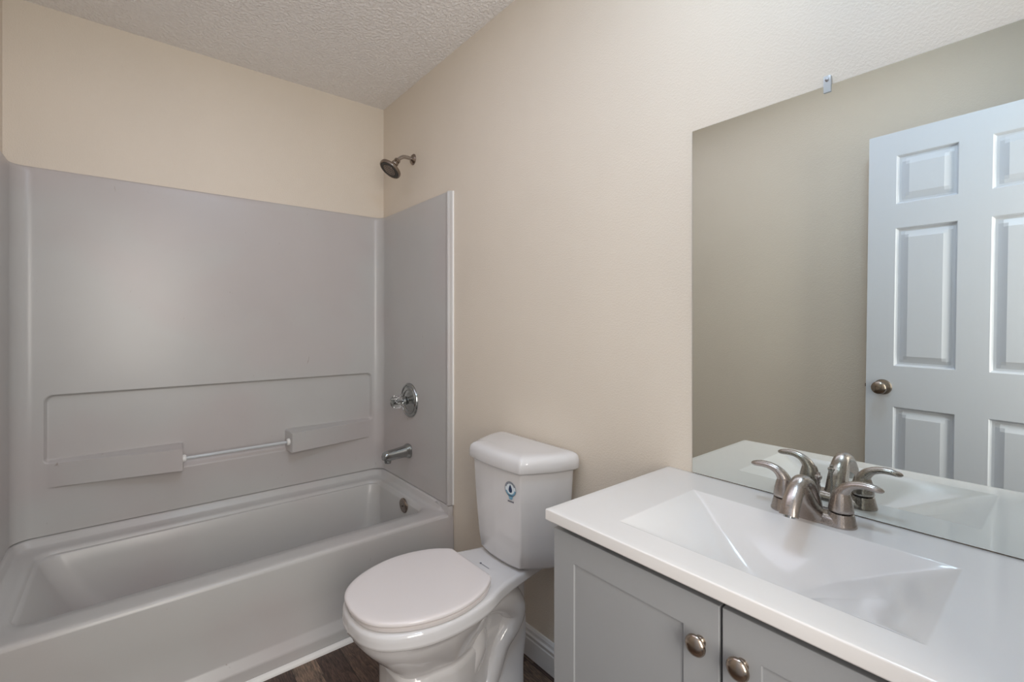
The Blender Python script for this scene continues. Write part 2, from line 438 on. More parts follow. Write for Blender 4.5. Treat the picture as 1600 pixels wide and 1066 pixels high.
# ------------------------------------------------------------------ tub surround
ZS, ZT = 0.397, 1.836
YP = -0.024; YL = -1.498; XB = 0.02; RC = 0.055
def surround():
    root = empty('tub_surround', (0.02, -0.76, ZS), 'off-white fiberglass tub surround with a long recess and two soap ledges above the bathtub', 'tub surround')
    ledge_in, dep = 0.080, 0.017
    def disp(y, z):
        # long recess, whole field, plus the lower field between the ledges
        s1 = rbox_sdf(y, z, -1.408, -0.082, 0.670, 0.945, 0.028)
        s2 = rbox_sdf(y, z, -1.02, -0.47, 0.585, 0.80, 0.010)
        d = min(s1, s2)
        w = 0.006 if z > 0.62 else 0.006 + 0.016 * sstep(0.62, 0.59, z)
        v = -dep * (1 - sstep(-w, w * 0.4, d))
        # ledges, wedge shaped in plan: flush at the outer ends, deep at the inner ends
        for y0, y1, far in ((-1.405, -0.968, -1.405), (-0.528, -0.088, -0.088)):
            if y0 - 0.006 <= y <= y1 + 0.006:
                inner = y1 if far == y0 else y0
                t = min(1, abs(y - far) / abs(inner - far))
                p = ledge_in * t
                endf = 1 - sstep(-0.002, 0.004, (y - inner) if inner == y1 else (inner - y))
                top = 0.685 - 0.008
                zf = sstep(0.578, 0.583, z) * (1 - sstep(top, top + 0.012, z))
                k = endf * zf
                if y0 <= y <= y1 or k > 0: v = v * (1 - k) + p * k
        return v
    # plan path
    path = []   # (x, y, normal into the bath, kind)
    def add(x, y, nx=0, ny=0, k=0): path.append((x, y, nx, ny, k))
    def flange(s, y_w, y_p):      # s=+1: faucet side
        sg = -1 if s > 0 else 1
        P = [(0.765, y_w), (0.765, y_p + sg * -0.004), (0.764, y_p + sg * 0.002), (0.760, y_p + sg * 0.006), (0.754, y_p + sg * 0.007), (0.748, y_p + sg * 0.005), (0.745, y_p), (0.70, y_p)]
        return P
    for x, y in flange(1, -0.001, YP): add(x, y)
    for x in (0.6, 0.5, 0.4, 0.3, 0.2, 0.12): add(x, YP)
    for k in range(0, 11):
        a = radians(90 + 90 * k / 10); add(XB + RC + RC * cos(a), YP - RC + RC * sin(a))
    ys = []
    y = YP - RC
    marks = [(-0.095, 0.12)]
    while y > YL + RC + 0.004:
        y -= 0.004
        ys.append(y)
    for y in ys: add(XB, y, 1, 0, 1)
    for k in range(0, 11):
        a = radians(180 + 90 * k / 10); add(XB + RC + RC * cos(a), YL + RC + RC * sin(a))
    for x in (0.12, 0.2, 0.3, 0.4, 0.5, 0.6): add(x, YL)
    for x, y in reversed(flange(-1, -RW + 0.001, YL)): add(x, y)
    zs = [ZS, 0.42, 0.46, 0.50, 0.53, 0.55]
    z = 0.56
    while z < 0.985: zs.append(z); z += 0.003
    zs += [1.0, 1.05, 1.15, 1.3, 1.45, 1.6, 1.75, 1.81, 1.828]
    bm = B(); rows = []
    for z in zs:
        rows.append([bm.verts.new((x + nx * disp(y, z) if k else x, y, z)) for x, y, nx, ny, k in path])
    # rounded top edge back to the walls
    def outward(x, y, f):
        yy = y; xx = x
        if y > -0.2 and x > 0.03: yy = y + (0 - 0.002 - y) * f if x > XB + RC else y
        if y < -1.3 and x > 0.03: yy = y + (-RW + 0.002 - y) * f if x > XB + RC else y
        if x <= XB + RC:
            # in and between the coves
            xx = x + (0.002 - x) * f * (1 if (YL + RC < y < YP - RC) else (XB + RC - x) / RC)
            if y > YP - RC: yy = y + (-0.002 - y) * f * (y - (YP - RC)) / RC
            if y < YL + RC: yy = y + (-RW + 0.002 - y) * f * ((YL + RC) - y) / RC
        return xx, yy
    for f, z in ((0.12, 1.8335), (0.35, 1.836), (1.0, 1.836)):
        rows.append([bm.verts.new((*outward(x, y, f), z)) for x, y, nx, ny, k in path])
    for a, c in zip(rows, rows[1:]): bridge(bm, a, c, False)
    obj('wall_panel', bm, M['fiber'], root, angle=50)
    # caulk bead down the front edges
    for yy in (-0.0035, -RW + 0.0035):
        bm = B(); tube(bm, [(0.766, yy, ZS), (0.766, yy, 1.836)], 0.0045, 10)
        obj('caulk_bead', bm, M['caulk'], root)
    # clear bar with its sockets
    bm = B(); tube(bm, [(0.062, -0.975, 0.628), (0.062, -0.520, 0.632)], 0.0070, 16)
    br = obj('grab_bar', bm, M['clip'], root, label='clear acrylic bar between the ledges')
    for y, s, z in ((-0.966, 1, 0.628), (-0.530, -1, 0.632)):
        bm = B(); lathe(bm, [(0.017, -0.004), (0.017, 0.006), (0.014, 0.010), (0.010, 0.011), (0.009, 0.006)], (0.062, y, z), (0, s, 0), 24)
        obj('bar_socket', bm, M['caulk'], root)
surround()

# ------------------------------------------------------------------ bathtub
def bathtub():
    root = empty('bathtub', (0.38, -0.76, 0), 'off-white alcove bathtub with a flat apron and stepped foot, under the tub surround', 'bathtub')
    bm = B()
    n = 8
    Y0, Y1 = -RW + 0.002, -0.002
    def zf(p, zb, za):   # upstand against the walls, lower at the front
        t = sstep(0.70, 0.725, p.x); return za + (zb - za) * t
    r0 = rrect(0.022, 0.752, Y0 + 0.025, Y1 - 0.022, 0.05, 0, n)
    # make front corners square by pushing to the edge
    rings = []
    def ring(x0, x1, y0, y1, r, zback, zfront=None, key=None):
        R = rrect(x0, x1, y0, y1, r, zback, n)
        if zfront is not None:
            for p in R: p.z = zf(p, zfront, zback)
        return R
    rings.append(ring(0.002, 0.762, Y0, Y1, 0.004, ZS - 0.002, 0.345))
    rings.append(ring(0.016, 0.760, Y0 + 0.020, Y1 - 0.018, 0.02, ZS - 0.002, 0.354))
    rings.append(ring(0.024, 0.755, Y0 + 0.030, Y1 - 0.028, 0.035, ZS - 0.006, 0.3585))
    rings.append(ring(0.028, 0.748, Y0 + 0.034, Y1 - 0.033, 0.04, ZS - 0.012, 0.360))
    rings.append(ring(0.034, 0.735, Y0 + 0.040, Y1 - 0.040, 0.045, 0.368, 0.360))
    rings.append(ring(0.040, 0.725, Y0 + 0.046, Y1 - 0.046, 0.05, 0.362, 0.360))
    rings.append(ring(0.068, 0.690, Y0 + 0.075, Y1 - 0.060, 0.055, 0.358, 0.360))
    rings.append(ring(0.082, 0.650, Y0 + 0.090, Y1 - 0.070, 0.06, 0.356))
    rings.append(ring(0.087, 0.644, Y0 + 0.096, Y1 - 0.075, 0.06, 0.351))
    rings.append(ring(0.090, 0.641, Y0 + 0.100, Y1 - 0.078, 0.06, 0.343))
    rings.append(ring(0.100, 0.640, Y0 + 0.108, Y1 - 0.082, 0.06, 0.340))
    rings.append(ring(0.104, 0.639, Y0 + 0.114, Y1 - 0.084, 0.06, 0.332))
    rings.append(ring(0.110, 0.636, Y0 + 0.135, Y1 - 0.090, 0.065, 0.28))
    rings.append(ring(0.122, 0.630, Y0 + 0.185, Y1 - 0.100, 0.075, 0.19))
    rings.append(ring(0.135, 0.622, Y0 + 0.235, Y1 - 0.112, 0.085, 0.11))
    rings.append(ring(0.150, 0.608, Y0 + 0.270, Y1 - 0.130, 0.09, 0.075))
    rings.append(ring(0.180, 0.590, Y0 + 0.310, Y1 - 0.160, 0.09, 0.060))
    rings.append(ring(0.240, 0.540, Y0 + 0.380, Y1 - 0.220, 0.08, 0.055))
    R = loft(bm, rings, cap1=True)
    # apron, outer skin
    prof = [(0.762, 0.345), (0.7635, 0.330), (0.766, 0.20), (0.768, 0.085), (0.771, 0.078), (0.789, 0.056), (0.792, 0.051), (0.793, 0.046), (0.795, 0.0)]
    rr = [[Vector((x, y, z)) for x, z in prof] for y in (Y0, Y1)]
    loft(bm, rr, closed=False)
    box(bm, 0.64, 0.7635, -0.027, -0.002, 0.30, 0.394, 0.004); box(bm, 0.64, 0.7635, Y0, Y0 + 0.025, 0.30, 0.394, 0.004)
    obj('tub_shell', bm, M['fiber'], root, angle=40)
    # overflow cover
    bm = B()
    lathe(bm, [(0.037, -0.004), (0.037, 0.003), (0.033, 0.008), (0.024, 0.010), (0.012, 0.0085), (0.003, 0.0085)], (0.445, -0.0905, 0.318), (0, -1, -0.08), 40)
    ov = obj('overflow_cover', bm, M['darknickel'], root, label='round dark metal overflow cover')
    bm = B(); lathe(bm, [(0.004, 0.0), (0.004, 0.003), (0.0005, 0.004)], (0.445, -0.0985, 0.317), (0, -1, -0.08), 14); obj('screw', bm, M['dark'], ov)
    bm = B(); lathe(bm, [(0.035, 0), (0.035, 0.004), (0.026, 0.005), (0.024, 0.002), (0.0005, 0.002)], (0.40, -0.28, 0.054), (0, 0, 1), 30); obj('drain', bm, M['darknickel'], root)
bathtub()
# white quarter-round along the tub foot
b = B()
q = [(0.0, 0.0)] + [(0.017 * cos(radians(a)), 0.015 * sin(radians(a))) for a in range(0, 91, 15)]
loft(b, [[Vector((0.796 + x, y, z)) for x, z in q] for y in (-RW + 0.002, -0.002)], True, True, True)
obj('trim_2', b, M['caulk'], kind='structure')

# ------------------------------------------------------------------ tub fittings on the faucet wall
def shower():
    o = Vector((0.372, 0, 2.087))
    root = empty('wall_shower', o, 'tarnished round shower head on a bent arm, high on the wall above the tub surround', 'shower')
    bm = B(); lathe(bm, [(0.0285, 0.0), (0.0285, 0.003), (0.024, 0.009), (0.014, 0.013), (0.0115, 0.016)], o, (0, -1, 0), 36); obj('flange', bm, M['darknickel'], root)
    bm = B(); pts = spline([(0.372, 0.0, 2.087), (0.372, -0.03, 2.090), (0.372, -0.055, 2.089), (0.372, -0.075, 2.078), (0.372, -0.092, 2.060)], 6)
    tube(bm, pts, 0.0095, 18); obj('shower_arm', bm, M['nickel'], root)
    ax = Vector((0, -0.60, -0.80)).normalized(); p = Vector((0.372, -0.088, 2.066))
    bm = B(); lathe(bm, [(0.012, 0), (0.0155, 0.002), (0.0155, 0.014), (0.0125, 0.016), (0.017, 0.022), (0.018, 0.030), (0.015, 0.036)], p, ax, 30); obj('swivel_nut', bm, M['darknickel'], root)
    bm = B(); lathe(bm, [(0.013, 0.030), (0.017, 0.036), (0.026, 0.044), (0.034, 0.052), (0.052, 0.060), (0.0575, 0.064), (0.0585, 0.070), (0.057, 0.076), (0.052, 0.078), (0.050, 0.075), (0.034, 0.075), (0.033, 0.078), (0.001, 0.079)], p, ax, 48)
    hd = obj('shower_rose', bm, M['darknickel'], root)
    bm = B(); lathe(bm, [(0.049, 0.0755), (0.049, 0.0775), (0.036, 0.078), (0.035, 0.0755)], p, ax, 48)
    obj('nozzle_ring', bm, M['dark'], hd)
    bm = B(); a, c = frame_for(ax)
    for r_, cnt in ((0.0, 1), (0.010, 8), (0.019, 14), (0.027, 20)):
        for k in range(cnt):
            q = p + ax * 0.079 + (a * cos(2 * pi * k / cnt) + c * sin(2 * pi * k / cnt)) * r_
            lathe(bm, [(0.0016, -0.001), (0.0013, 0.0016)], q, ax, 8)
    obj('nozzles', bm, M['dark'], hd)
shower()

def valve():
    c = Vector((0.378, YP, 0.829))
    root = empty('shower_valve', c, 'round tub valve plate with a clear acrylic knob, mounted above the tub spout', 'shower valve')
    bm = B(); lathe(bm, [(0.0895, 0.0), (0.0895, 0.004), (0.086, 0.009), (0.080, 0.0105), (0.077, 0.006), (0.072, 0.006), (0.069, 0.010), (0.054, 0.014), (0.051, 0.010), (0.047, 0.0105), (0.030, 0.018), (0.0235, 0.020)], c, (0, -1, 0), 60)
    obj('escutcheon', bm, M['chrome'], root)
    bm = B(); lathe(bm, [(0.022, 0.016), (0.022, 0.030), (0.019, 0.032), (0.018, 0.046), (0.0135, 0.048), (0.012, 0.075)], c, (0, -1, 0), 32)
    obj('stem', bm, M['chrome'], root)
    # fluted acrylic knob
    bm = B(); n = 64; rings = []
    for r, h in [(0.014, 0.044), (0.025, 0.046), (0.030, 0.053), (0.0325, 0.064), (0.0325, 0.080), (0.030, 0.091), (0.023, 0.099), (0.011, 0.102), (0.0005, 0.1025)]:
        am = 0.09 if 0.05 < h < 0.092 else 0.0
        rings.append([c + Vector((r * (1 + am * cos(8 * 2 * pi * k / n)) * cos(2 * pi * k / n), -h, r * (1 + am * cos(8 * 2 * pi * k / n)) * sin(2 * pi * k / n))) for k in range(n)])
    loft(bm, rings, cap0=True, cap1=True)
    kn = obj('knob', bm, M['acrylic'], root, label='clear fluted acrylic knob')
    bm = B(); lathe(bm, [(0.010, 0.070), (0.010, 0.090), (0.0005, 0.091)], c, (0, -1, 0), 20); obj('knob_cap', bm, M['chrome'], kn)
valve()

def spout():
    root = empty('tub_spout', (0.372, YP, 0.566), 'grey chrome tub spout pointing down over the bath, below the valve plate', 'tub spout')
    bm = B(); X = 0.372
    # cross sections along -y: (y, halfwidth, zc, halfheight, squareness)
    secs = [(YP, 0.028, 0.566, 0.030), (YP - 0.004, 0.030, 0.566, 0.032), (YP - 0.012, 0.029, 0.566, 0.031), (YP - 0.022, 0.0265, 0.5655, 0.0265), (YP - 0.035, 0.025, 0.565, 0.024), (YP - 0.08, 0.024, 0.562, 0.022), (YP - 0.115, 0.0235, 0.559, 0.0215), (YP - 0.130, 0.023, 0.557, 0.021), (YP - 0.140, 0.021, 0.555, 0.018), (YP - 0.145, 0.015, 0.554, 0.012)]
    rings = []
    for y, w, zc, h in secs:
        R = []
        for k in range(32):
            a = 2 * pi * k / 32; ca, sa = cos(a), sin(a); e = 0.7
            R.append(Vector((X + 1.12 * w * math.copysign(abs(ca) ** e, ca), y, zc + 1.15 * h * math.copysign(abs(sa) ** e, sa))))
        rings.append(R)
    loft(bm, rings, cap0=True, cap1=True)
    lathe(bm, [(0.0185, 0.0), (0.0185, 0.026), (0.017, 0.030), (0.015, 0.030), (0.0145, 0.022)], (X, YP - 0.118, 0.553), (0, -0.1, -1), 28)
    sp = obj('spout_body', bm, M['chrome'], root)
    bm = B(); lathe(bm, [(0.0145, 0.0), (0.0145, 0.003)], (X, YP - 0.1205, 0.527), (0, 0, -1), 20); obj('outlet', bm, M['dark'], sp)
spout()

# ------------------------------------------------------------------ toilet
TX = 1.338
def mirror_outline(half):
    """half: list of (w, y) from the front tip to the back; returns closed list of (dx, y)"""
    R = [(w, y) for w, y in half]
    Lf = [(-w, y) for w, y in reversed(half)]
    pts = R + Lf
    out = [pts[0]]
    for p in pts[1:]:
        if abs(p[0] - out[-1][0]) + abs(p[1] - out[-1][1]) > 1e-5: out.append(p)
    if abs(out[0][0] - out[-1][0]) + abs(out[0][1] - out[-1][1]) < 1e-5: out.pop()
    return out

def toilet():
    root = empty('toilet', (TX, -0.36, 0), 'white two-piece toilet with closed lid, between the bathtub and the grey vanity', 'toilet')
    N = 9
    rim = [(0.0, -0.696), (0.065, -0.687), (0.118, -0.659), (0.156, -0.608), (0.180, -0.542), (0.188, -0.470), (0.182, -0.395), (0.165, -0.330), (0.142, -0.275), (0.126, -0.220), (0.115, -0.165), (0.104, -0.110), (0.095, -0.060), (0.088, -0.036), (0.07, -0.030), (0.0, -0.030)]
    bowl = [(0.0, -0.680), (0.058, -0.671), (0.104, -0.645), (0.138, -0.598), (0.157, -0.537), (0.162, -0.470), (0.152, -0.400), (0.130, -0.335), (0.085, -0.280), (0.058, -0.235), (0.050, -0.190), (0.050, -0.150), (0.050, -0.125), (0.048, -0.112), (0.040, -0.105), (0.0, -0.105)]
    def interp(A, Bq, t): return [(a[0] + (c[0] - a[0]) * t, a[1] + (c[1] - a[1]) * t) for a, c in zip(A, Bq)]
    low = [(0.0, -0.586), (0.048, -0.582), (0.080, -0.567), (0.100, -0.535), (0.109, -0.485), (0.115, -0.430), (0.098, -0.370), (0.075, -0.320), (0.058, -0.275), (0.050, -0.235), (0.048, -0.190), (0.048, -0.150), (0.048, -0.125), (0.046, -0.112), (0.040, -0.105), (0.0, -0.105)]
    foot = [(0.0, -0.635), (0.058, -0.627), (0.098, -0.602), (0.120, -0.555), (0.128, -0.490), (0.124, -0.430), (0.112, -0.370), (0.104, -0.320), (0.098, -0.275), (0.094, -0.235), (0.092, -0.200), (0.090, -0.170), (0.082, -0.145), (0.070, -0.132), (0.050, -0.125), (0.0, -0.122)]
    def scale_in(A, d):
        return [(max(0.0, w - d * (1 if w > 0 else 0)), y + (d if y < -0.6 else (-d * 0.5 if y > -0.05 else 0))) for w, y in A]
    bm = B(); rings = []
    def R(half, z, zfun=None):
        pts = mirror_outline(spline(half, 6))
        rings.append([Vector((TX + x, y, z + (zfun(x, y) if zfun else 0))) for x, y in pts])
    # the underside of the deck climbs towards the tank
    up = lambda k: (lambda x, y: k * sstep(-0.36, -0.12, y))
    R(scale_in(rim, 0.016), 0.4310, up(-0.004)); R(scale_in(rim, 0.007), 0.4302, up(-0.004)); R(scale_in(rim, 0.002), 0.427, up(-0.004)); R(rim, 0.421, up(-0.004))
    R(rim, 0.410, up(-0.002)); R(scale_in(rim, -0.001), 0.400, up(0.002)); R(scale_in(rim, -0.001), 0.393, up(0.005))
    R(scale_in(rim, 0.004), 0.387, up(0.007)); R(scale_in(rim, 0.012), 0.3835, up(0.009))
    R(interp(rim, bowl, 0.9), 0.379, up(0.011)); R(bowl, 0.364, up(0.012))
    R(interp(bowl, low, 0.20), 0.338); R(interp(bowl, low, 0.45), 0.312); R(interp(bowl, low, 0.72), 0.286); R(interp(bowl, low, 0.94), 0.264); R(interp(bowl, low, 1.06), 0.252)
    R(low, 0.246); R(scale_in(low, -0.004), 0.241); R(scale_in(low, -0.006), 0.230)
    R(scale_in(low, -0.006), 0.16); R(interp(low, foot, 0.35), 0.10); R(interp(low, foot, 0.55), 0.070); R(interp(low, foot, 0.92), 0.050); R(foot, 0.040); R(scale_in(foot, -0.002), 0.02); R(foot, 0.0)
    rg = loft(bm, rings, cap0=True, cap1=True)
    obj('bowl', bm, M['porcelain'], root, angle=60)
    # trapway bulges on both sides
    bm = B()
    for s in (1, -1):
        x = TX + s * 0.043
        pts = spline([(x, -0.300, 0.335, 0.035), (x, -0.235, 0.340, 0.046), (x, -0.185, 0.318, 0.050), (x, -0.160, 0.275, 0.047), (x, -0.175, 0.232, 0.042), (x, -0.215, 0.190, 0.039), (x + s * 0.004, -0.240, 0.145, 0.037), (x + s * 0.006, -0.265, 0.098, 0.037), (x + s * 0.004, -0.310, 0.060, 0.040), (x, -0.36, 0.040, 0.040)], 6)
        tube(bm, [p[:3] for p in pts], [p[3] for p in pts], 24)
        pts = spline([(x - s * 0.01, -0.40, 0.320, 0.05), (x - s * 0.004, -0.345, 0.285, 0.052), (x, -0.322, 0.24, 0.050), (x, -0.34, 0.195, 0.050), (x, -0.385, 0.150, 0.055), (x - s * 0.005, -0.43, 0.11, 0.06)], 6)
        tube(bm, [p[:3] for p in pts], [p[3] for p in pts], 24)
    obj('trapway', bm, M['porcelain'], root, angle=70)
    # bolt caps
    for s in (1, -1):
        bm = B(); lathe(bm, [(0.014, 0), (0.014, 0.006), (0.010, 0.014), (0.0005, 0.017)], (TX + s * 0.080, -0.245, 0.042), (0, 0, 1), 20); obj('bolt_cap', bm, M['seat'], root)
    # seat and lid
    lid = [(0.0, -0.692), (0.060, -0.684), (0.108, -0.659), (0.147, -0.612), (0.173, -0.552), (0.185, -0.486), (0.180, -0.420), (0.158, -0.355), (0.130, -0.315), (0.117, -0.303), (0.103, -0.298), (0.0, -0.298)]
    def plate(name, half, prof, mat, extra=None):
        bm = B(); rg = []
        for d, z in prof:
            pts = mirror_outline(spline([(max(0, w - (d if w > 0 else 0)), y + (d if y < -0.5 else (-d * 0.3 if y > -0.3 else 0))) for w, y in half], 6))
            rg.append([Vector((TX + x, y, z)) for x, y in pts])
        loft(bm, rg, cap0=True, cap1=True)
        return obj(name, bm, mat, root, angle=40)
    seat = [(w * 0.985, -0.298 + (y + 0.298) * 0.985) for w, y in lid]
    plate('seat', seat, [(0.006, 0.4325), (0.001, 0.4333), (0.0, 0.4355), (0.0, 0.4430), (0.002, 0.4450), (0.008, 0.4460)], M['seat'])
    plate('lid', lid, [(0.010, 0.4475), (0.002, 0.4482), (0.0, 0.4500), (0.0, 0.4550), (0.0015, 0.4580), (0.006, 0.4600), (0.012, 0.4608), (0.03, 0.4612)], M['seat'])
    for s in (1, -1):
        bm = B(); box(bm, TX + s * 0.068 - 0.020, TX + s * 0.068 + 0.020, -0.310, -0.290, 0.4285, 0.4455, 0.004, 3); obj('hinge_cap', bm, M['seat'], root)
    # tank
    TC = 1.345
    def tring(hwf, hwb, yf, yb, z, bow=0.012, rc=0.02):
        half = [(0.0, yf - bow), (hwf * 0.5, yf - bow * 0.8), (hwf * 0.88, yf - bow * 0.25), (hwf, yf + 0.001), (hwf + (hwb - hwf) * 0.10, yf + 0.012), (hwf + (hwb - hwf) * 0.42, yf + (yb - yf) * 0.26), (hwf + (hwb - hwf) * 0.78, yf + (yb - yf) * 0.55), (hwb * 0.995, yf + (yb - yf) * 0.83), (hwb, yb - 0.014), (hwb - 0.005, yb - 0.004), (hwb - 0.016, yb), (hwb - 0.03, yb), (hwb - 0.06, yb), (hwb * 0.4, yb), (0.0, yb)]
        pts = mirror_outline(spline(half, 5))
        return [Vector((TC + x, y, z)) for x, y in pts]
    bm = B()
    loft(bm, [tring(0.070, 0.130, -0.145, -0.055, 0.4285), tring(0.086, 0.156, -0.165, -0.045, 0.430), tring(0.097, 0.168, -0.178, -0.035, 0.435), tring(0.106, 0.174, -0.185, -0.030, 0.446), tring(0.114, 0.178, -0.189, -0.026, 0.50), tring(0.124, 0.187, -0.196, -0.022, 0.64), tring(0.129, 0.194, -0.200, -0.020, 0.757)], cap0=True, cap1=True)
    tk = obj('tank', bm, M['porcelain'], root, angle=60)
    bm = B()
    loft(bm, [tring(0.127, 0.192, -0.199, -0.022, 0.7545), tring(0.137, 0.206, -0.210, -0.012, 0.7555), tring(0.1395, 0.210, -0.2125, -0.010, 0.760), tring(0.139, 0.210, -0.212, -0.010, 0.785), tring(0.137, 0.207, -0.209, -0.011, 0.796), tring(0.132, 0.201, -0.203, -0.014, 0.803), tring(0.125, 0.193, -0.195, -0.019, 0.8068), tring(0.115, 0.183, -0.185, -0.027, 0.8090), tring(0.100, 0.168, -0.170, -0.038, 0.8098)], cap0=True, cap1=True)
    obj('tank_lid', bm, M['porcelain'], root, angle=60)
    # small dark print on the deck behind the seat
    bm = B(); zt = 0.4295
    def dash(x0, x1, y, h): bm.faces.new([bm.verts.new(q) for q in ((x0, y, zt), (x1, y, zt), (x1, y + h, zt), (x0, y + h, zt))])
    bm.faces.new([bm.verts.new((1.321 + 0.0045 * cos(radians(a)), -0.245 + 0.0035 * sin(radians(a)), zt)) for a in range(0, 360, 30)])
    for k in range(9): dash(1.329 + k * 0.0044, 1.3316 + k * 0.0044, -0.2465, 0.0024 + 0.0008 * (k % 2))
    obj('printed_mark', bm, M['ink'], root)
    # gasket between tank and bowl
    bm = B(); box(bm, TC - 0.055, TC + 0.055, -0.135, -0.06, 0.4268, 0.433, 0.001); obj('gasket', bm, M['dark'], root)
    # water-drop sticker on the tank front, right of centre
    cx, cz = 1.431, 0.686
    def yf(z): return -0.1985 - 0.006 * (z - 0.64) / 0.117 - 0.0042
    def P(x, z, lift):
        x *= 1.18; z *= 1.18
        return Vector((cx + x, yf(cz + z) - lift - 0.0006 + 0.13 * x, cz + z))
    def disc(bm, r0x, r0z, ox, oz, lift, a0=0, a1=360, inner=None, n=40):
        k = [radians(a0 + (a1 - a0) * i / n) for i in range(n + 1)]
        if inner is None:
            vs = [bm.verts.new(P(ox + r0x * cos(t), oz + r0z * sin(t), lift)) for t in k[:-1]]
            bm.faces.new(vs)
        else:
            A = [bm.verts.new(P(ox + r0x * cos(t), oz + r0z * sin(t), lift)) for t in k]
            C = [bm.verts.new(P(ox + r0x * inner * cos(t), oz + r0z * inner * sin(t), lift)) for t in k]
            for i in range(n): bm.faces.new((A[i], A[i + 1], C[i + 1], C[i]))
    bm = B(); disc(bm, 0.0205, 0.0205, 0, 0.010, 0.0006); st = obj('sticker', bm, M['decal'], tk, label='round water-drop label')
    bm = B()
    disc(bm, 0.0205, 0.0205, 0, 0.010, 0.0009, 200, 350, 0.70)
    # pointed tail below the circle
    vs = [bm.verts.new(P(x, z, 0.0009)) for x, z in ((-0.010, -0.006), (0.010, -0.006), (0.005, -0.019), (-0.005, -0.019))]
    bm.faces.new(vs)
    obj('sticker_border', bm, M['blue'], tk)
    bm = B(); disc(bm, 0.0205, 0.0205, 0, 0.010, 0.0010, 0, 360, 0.94)
    import random; random.seed(3)
    a = 25
    while a < 165:
        wdt = random.choice((3.5, 5, 6)); disc(bm, 0.0185, 0.0185, 0, 0.010, 0.0010, a, a + wdt, 0.80, 3); a += wdt + 2.5
    x = -0.011
    while x < 0.010:
        w = random.choice((0.0022, 0.003, 0.0036))
        vs = [bm.verts.new(P(*q, 0.0010)) for q in ((x, -0.0265), (x + w, -0.0265), (x + w, -0.0225), (x, -0.0225))]; bm.faces.new(vs); x += w + 0.0012
    obj('sticker_lettering', bm, M['ink'], tk)
    bm = B(); vs = []
    for k in range(40):
        t = 2 * pi * k / 40; r = 0.0082
        xx = r * sin(t) * sin(t / 2) ** 1.3; zz = r * 1.45 * cos(t)
        vs.append(bm.verts.new(P(xx * 1.05, 0.0115 + zz * 0.98, 0.0012)))
    bm.faces.new(vs); obj('sticker_drop', bm, M['drop'], tk)
toilet()

# ------------------------------------------------------------------ vanity
VX0, VX1, VYF = 1.869, 2.631, -0.467
ZC = 0.836
def vanity_top():
    root = empty('bathroom_sink', (2.25, -0.23, 0.81), 'glossy white one-piece counter with a rectangular sunken basin, on the grey cabinet', 'sink')
    bm = B(); r = 0.003
    bx0, bx1, by0, by1 = 2.007, 2.473, -0.399, -0.118
    cx, cy, hx, hy = (bx0 + bx1) / 2, (by0 + by1) / 2, (bx1 - bx0) / 2, (by1 - by0) / 2
    def z(x, y):
        u = abs(x - cx) / hx; v = abs(y - cy) / hy
        if u >= 1 or v >= 1: return ZC
        # sloping walls meet in soft valleys, softer at the right end
        a, b_ = 1 - u, 1 - v
        k = (0.40 if x < cx else 0.40 + 0.50 * sstep(0.0, 0.4, u)) * max(a, b_)
        hh = max(k - abs(a - b_), 0.0) / k
        t = min(a, b_) - hh * hh * k / 4
        f = (t / 0.84) ** 1.22
        d = 0.100 * f / (1 + f ** 6) ** (1 / 6)
        return ZC - d * sstep(0, 0.03, t) ** 0.5
    def lin(a, c, n): return [a + (c - a) * i / n for i in range(n + 1)]
    xs = sorted(set([round(q, 5) for q in lin(VX0 + r, bx0 - 0.001, 10) + lin(bx0 - 0.001, bx0 + 0.012, 8) + lin(bx0 + 0.012, bx1 - 0.012, 110) + lin(bx1 - 0.012, bx1 + 0.001, 8) + lin(bx1 + 0.001, VX1 - r, 10)]))
    ys = sorted(set([round(q, 5) for q in lin(VYF + r, by0 - 0.001, 5) + lin(by0 - 0.001, by0 + 0.010, 8) + lin(by0 + 0.010, by1 - 0.010, 80) + lin(by1 - 0.010, by1 + 0.001, 8) + lin(by1 + 0.001, -0.001 - r, 8)]))
    G = [[bm.verts.new((x, y, z(x, y))) for x in xs] for y in ys]
    for i in range(len(ys) - 1):
        for j in range(len(xs) - 1): bm.faces.new((G[i][j], G[i][j + 1], G[i + 1][j + 1], G[i + 1][j]))
    loop = [G[0][j] for j in range(len(xs))] + [G[i][-1] for i in range(1, len(ys))] + [G[-1][j] for j in range(len(xs) - 2, -1, -1)] + [G[i][0] for i in range(len(ys) - 2, 0, -1)]
    prev = loop
    def shifted(v, d, z):
        x, y = v.co.x, v.co.y
        nx = (x > VX1 - r - 1e-5) * 1 - (x < VX0 + r + 1e-5) * 1
        ny = (y > -0.001 - r - 1e-5) * 1 - (y < VYF + r + 1e-5) * 1
        return (x + nx * d, y + ny * d, z)
    for a in (22.5, 45, 67.5, 90):
        cur = [bm.verts.new(shifted(v, r * sin(radians(a)), ZC - r + r * cos(radians(a)))) for v in loop]
        bridge(bm, prev, cur); prev = cur
    for d, zz in ((r, 0.814), (r - 0.0012, 0.812)):
        cur = [bm.verts.new(shifted(v, d, zz)) for v in loop]; bridge(bm, prev, cur); prev = cur
    # underside ring (the basin bowl drops into the cabinet)
    cur = [bm.verts.new((min(max(v.co.x, bx0 - 0.02), bx1 + 0.02), min(max(v.co.y, by0 - 0.02), by1 + 0.02), 0.812)) for v in loop]
    bridge(bm, prev, cur)
    bmesh.ops.remove_doubles(bm, verts=bm.verts, dist=1e-6)
    obj('countertop', bm, M['top'], root, angle=30)
    bm = B(); lathe(bm, [(0.001, 0.0), (0.018, 0.0), (0.020, 0.002), (0.019, 0.004), (0.001, 0.005)], (cx, cy, ZC - 0.098), (0, 0, 1), 30); obj('drain', bm, M['nickel'], root)
vanity_top()

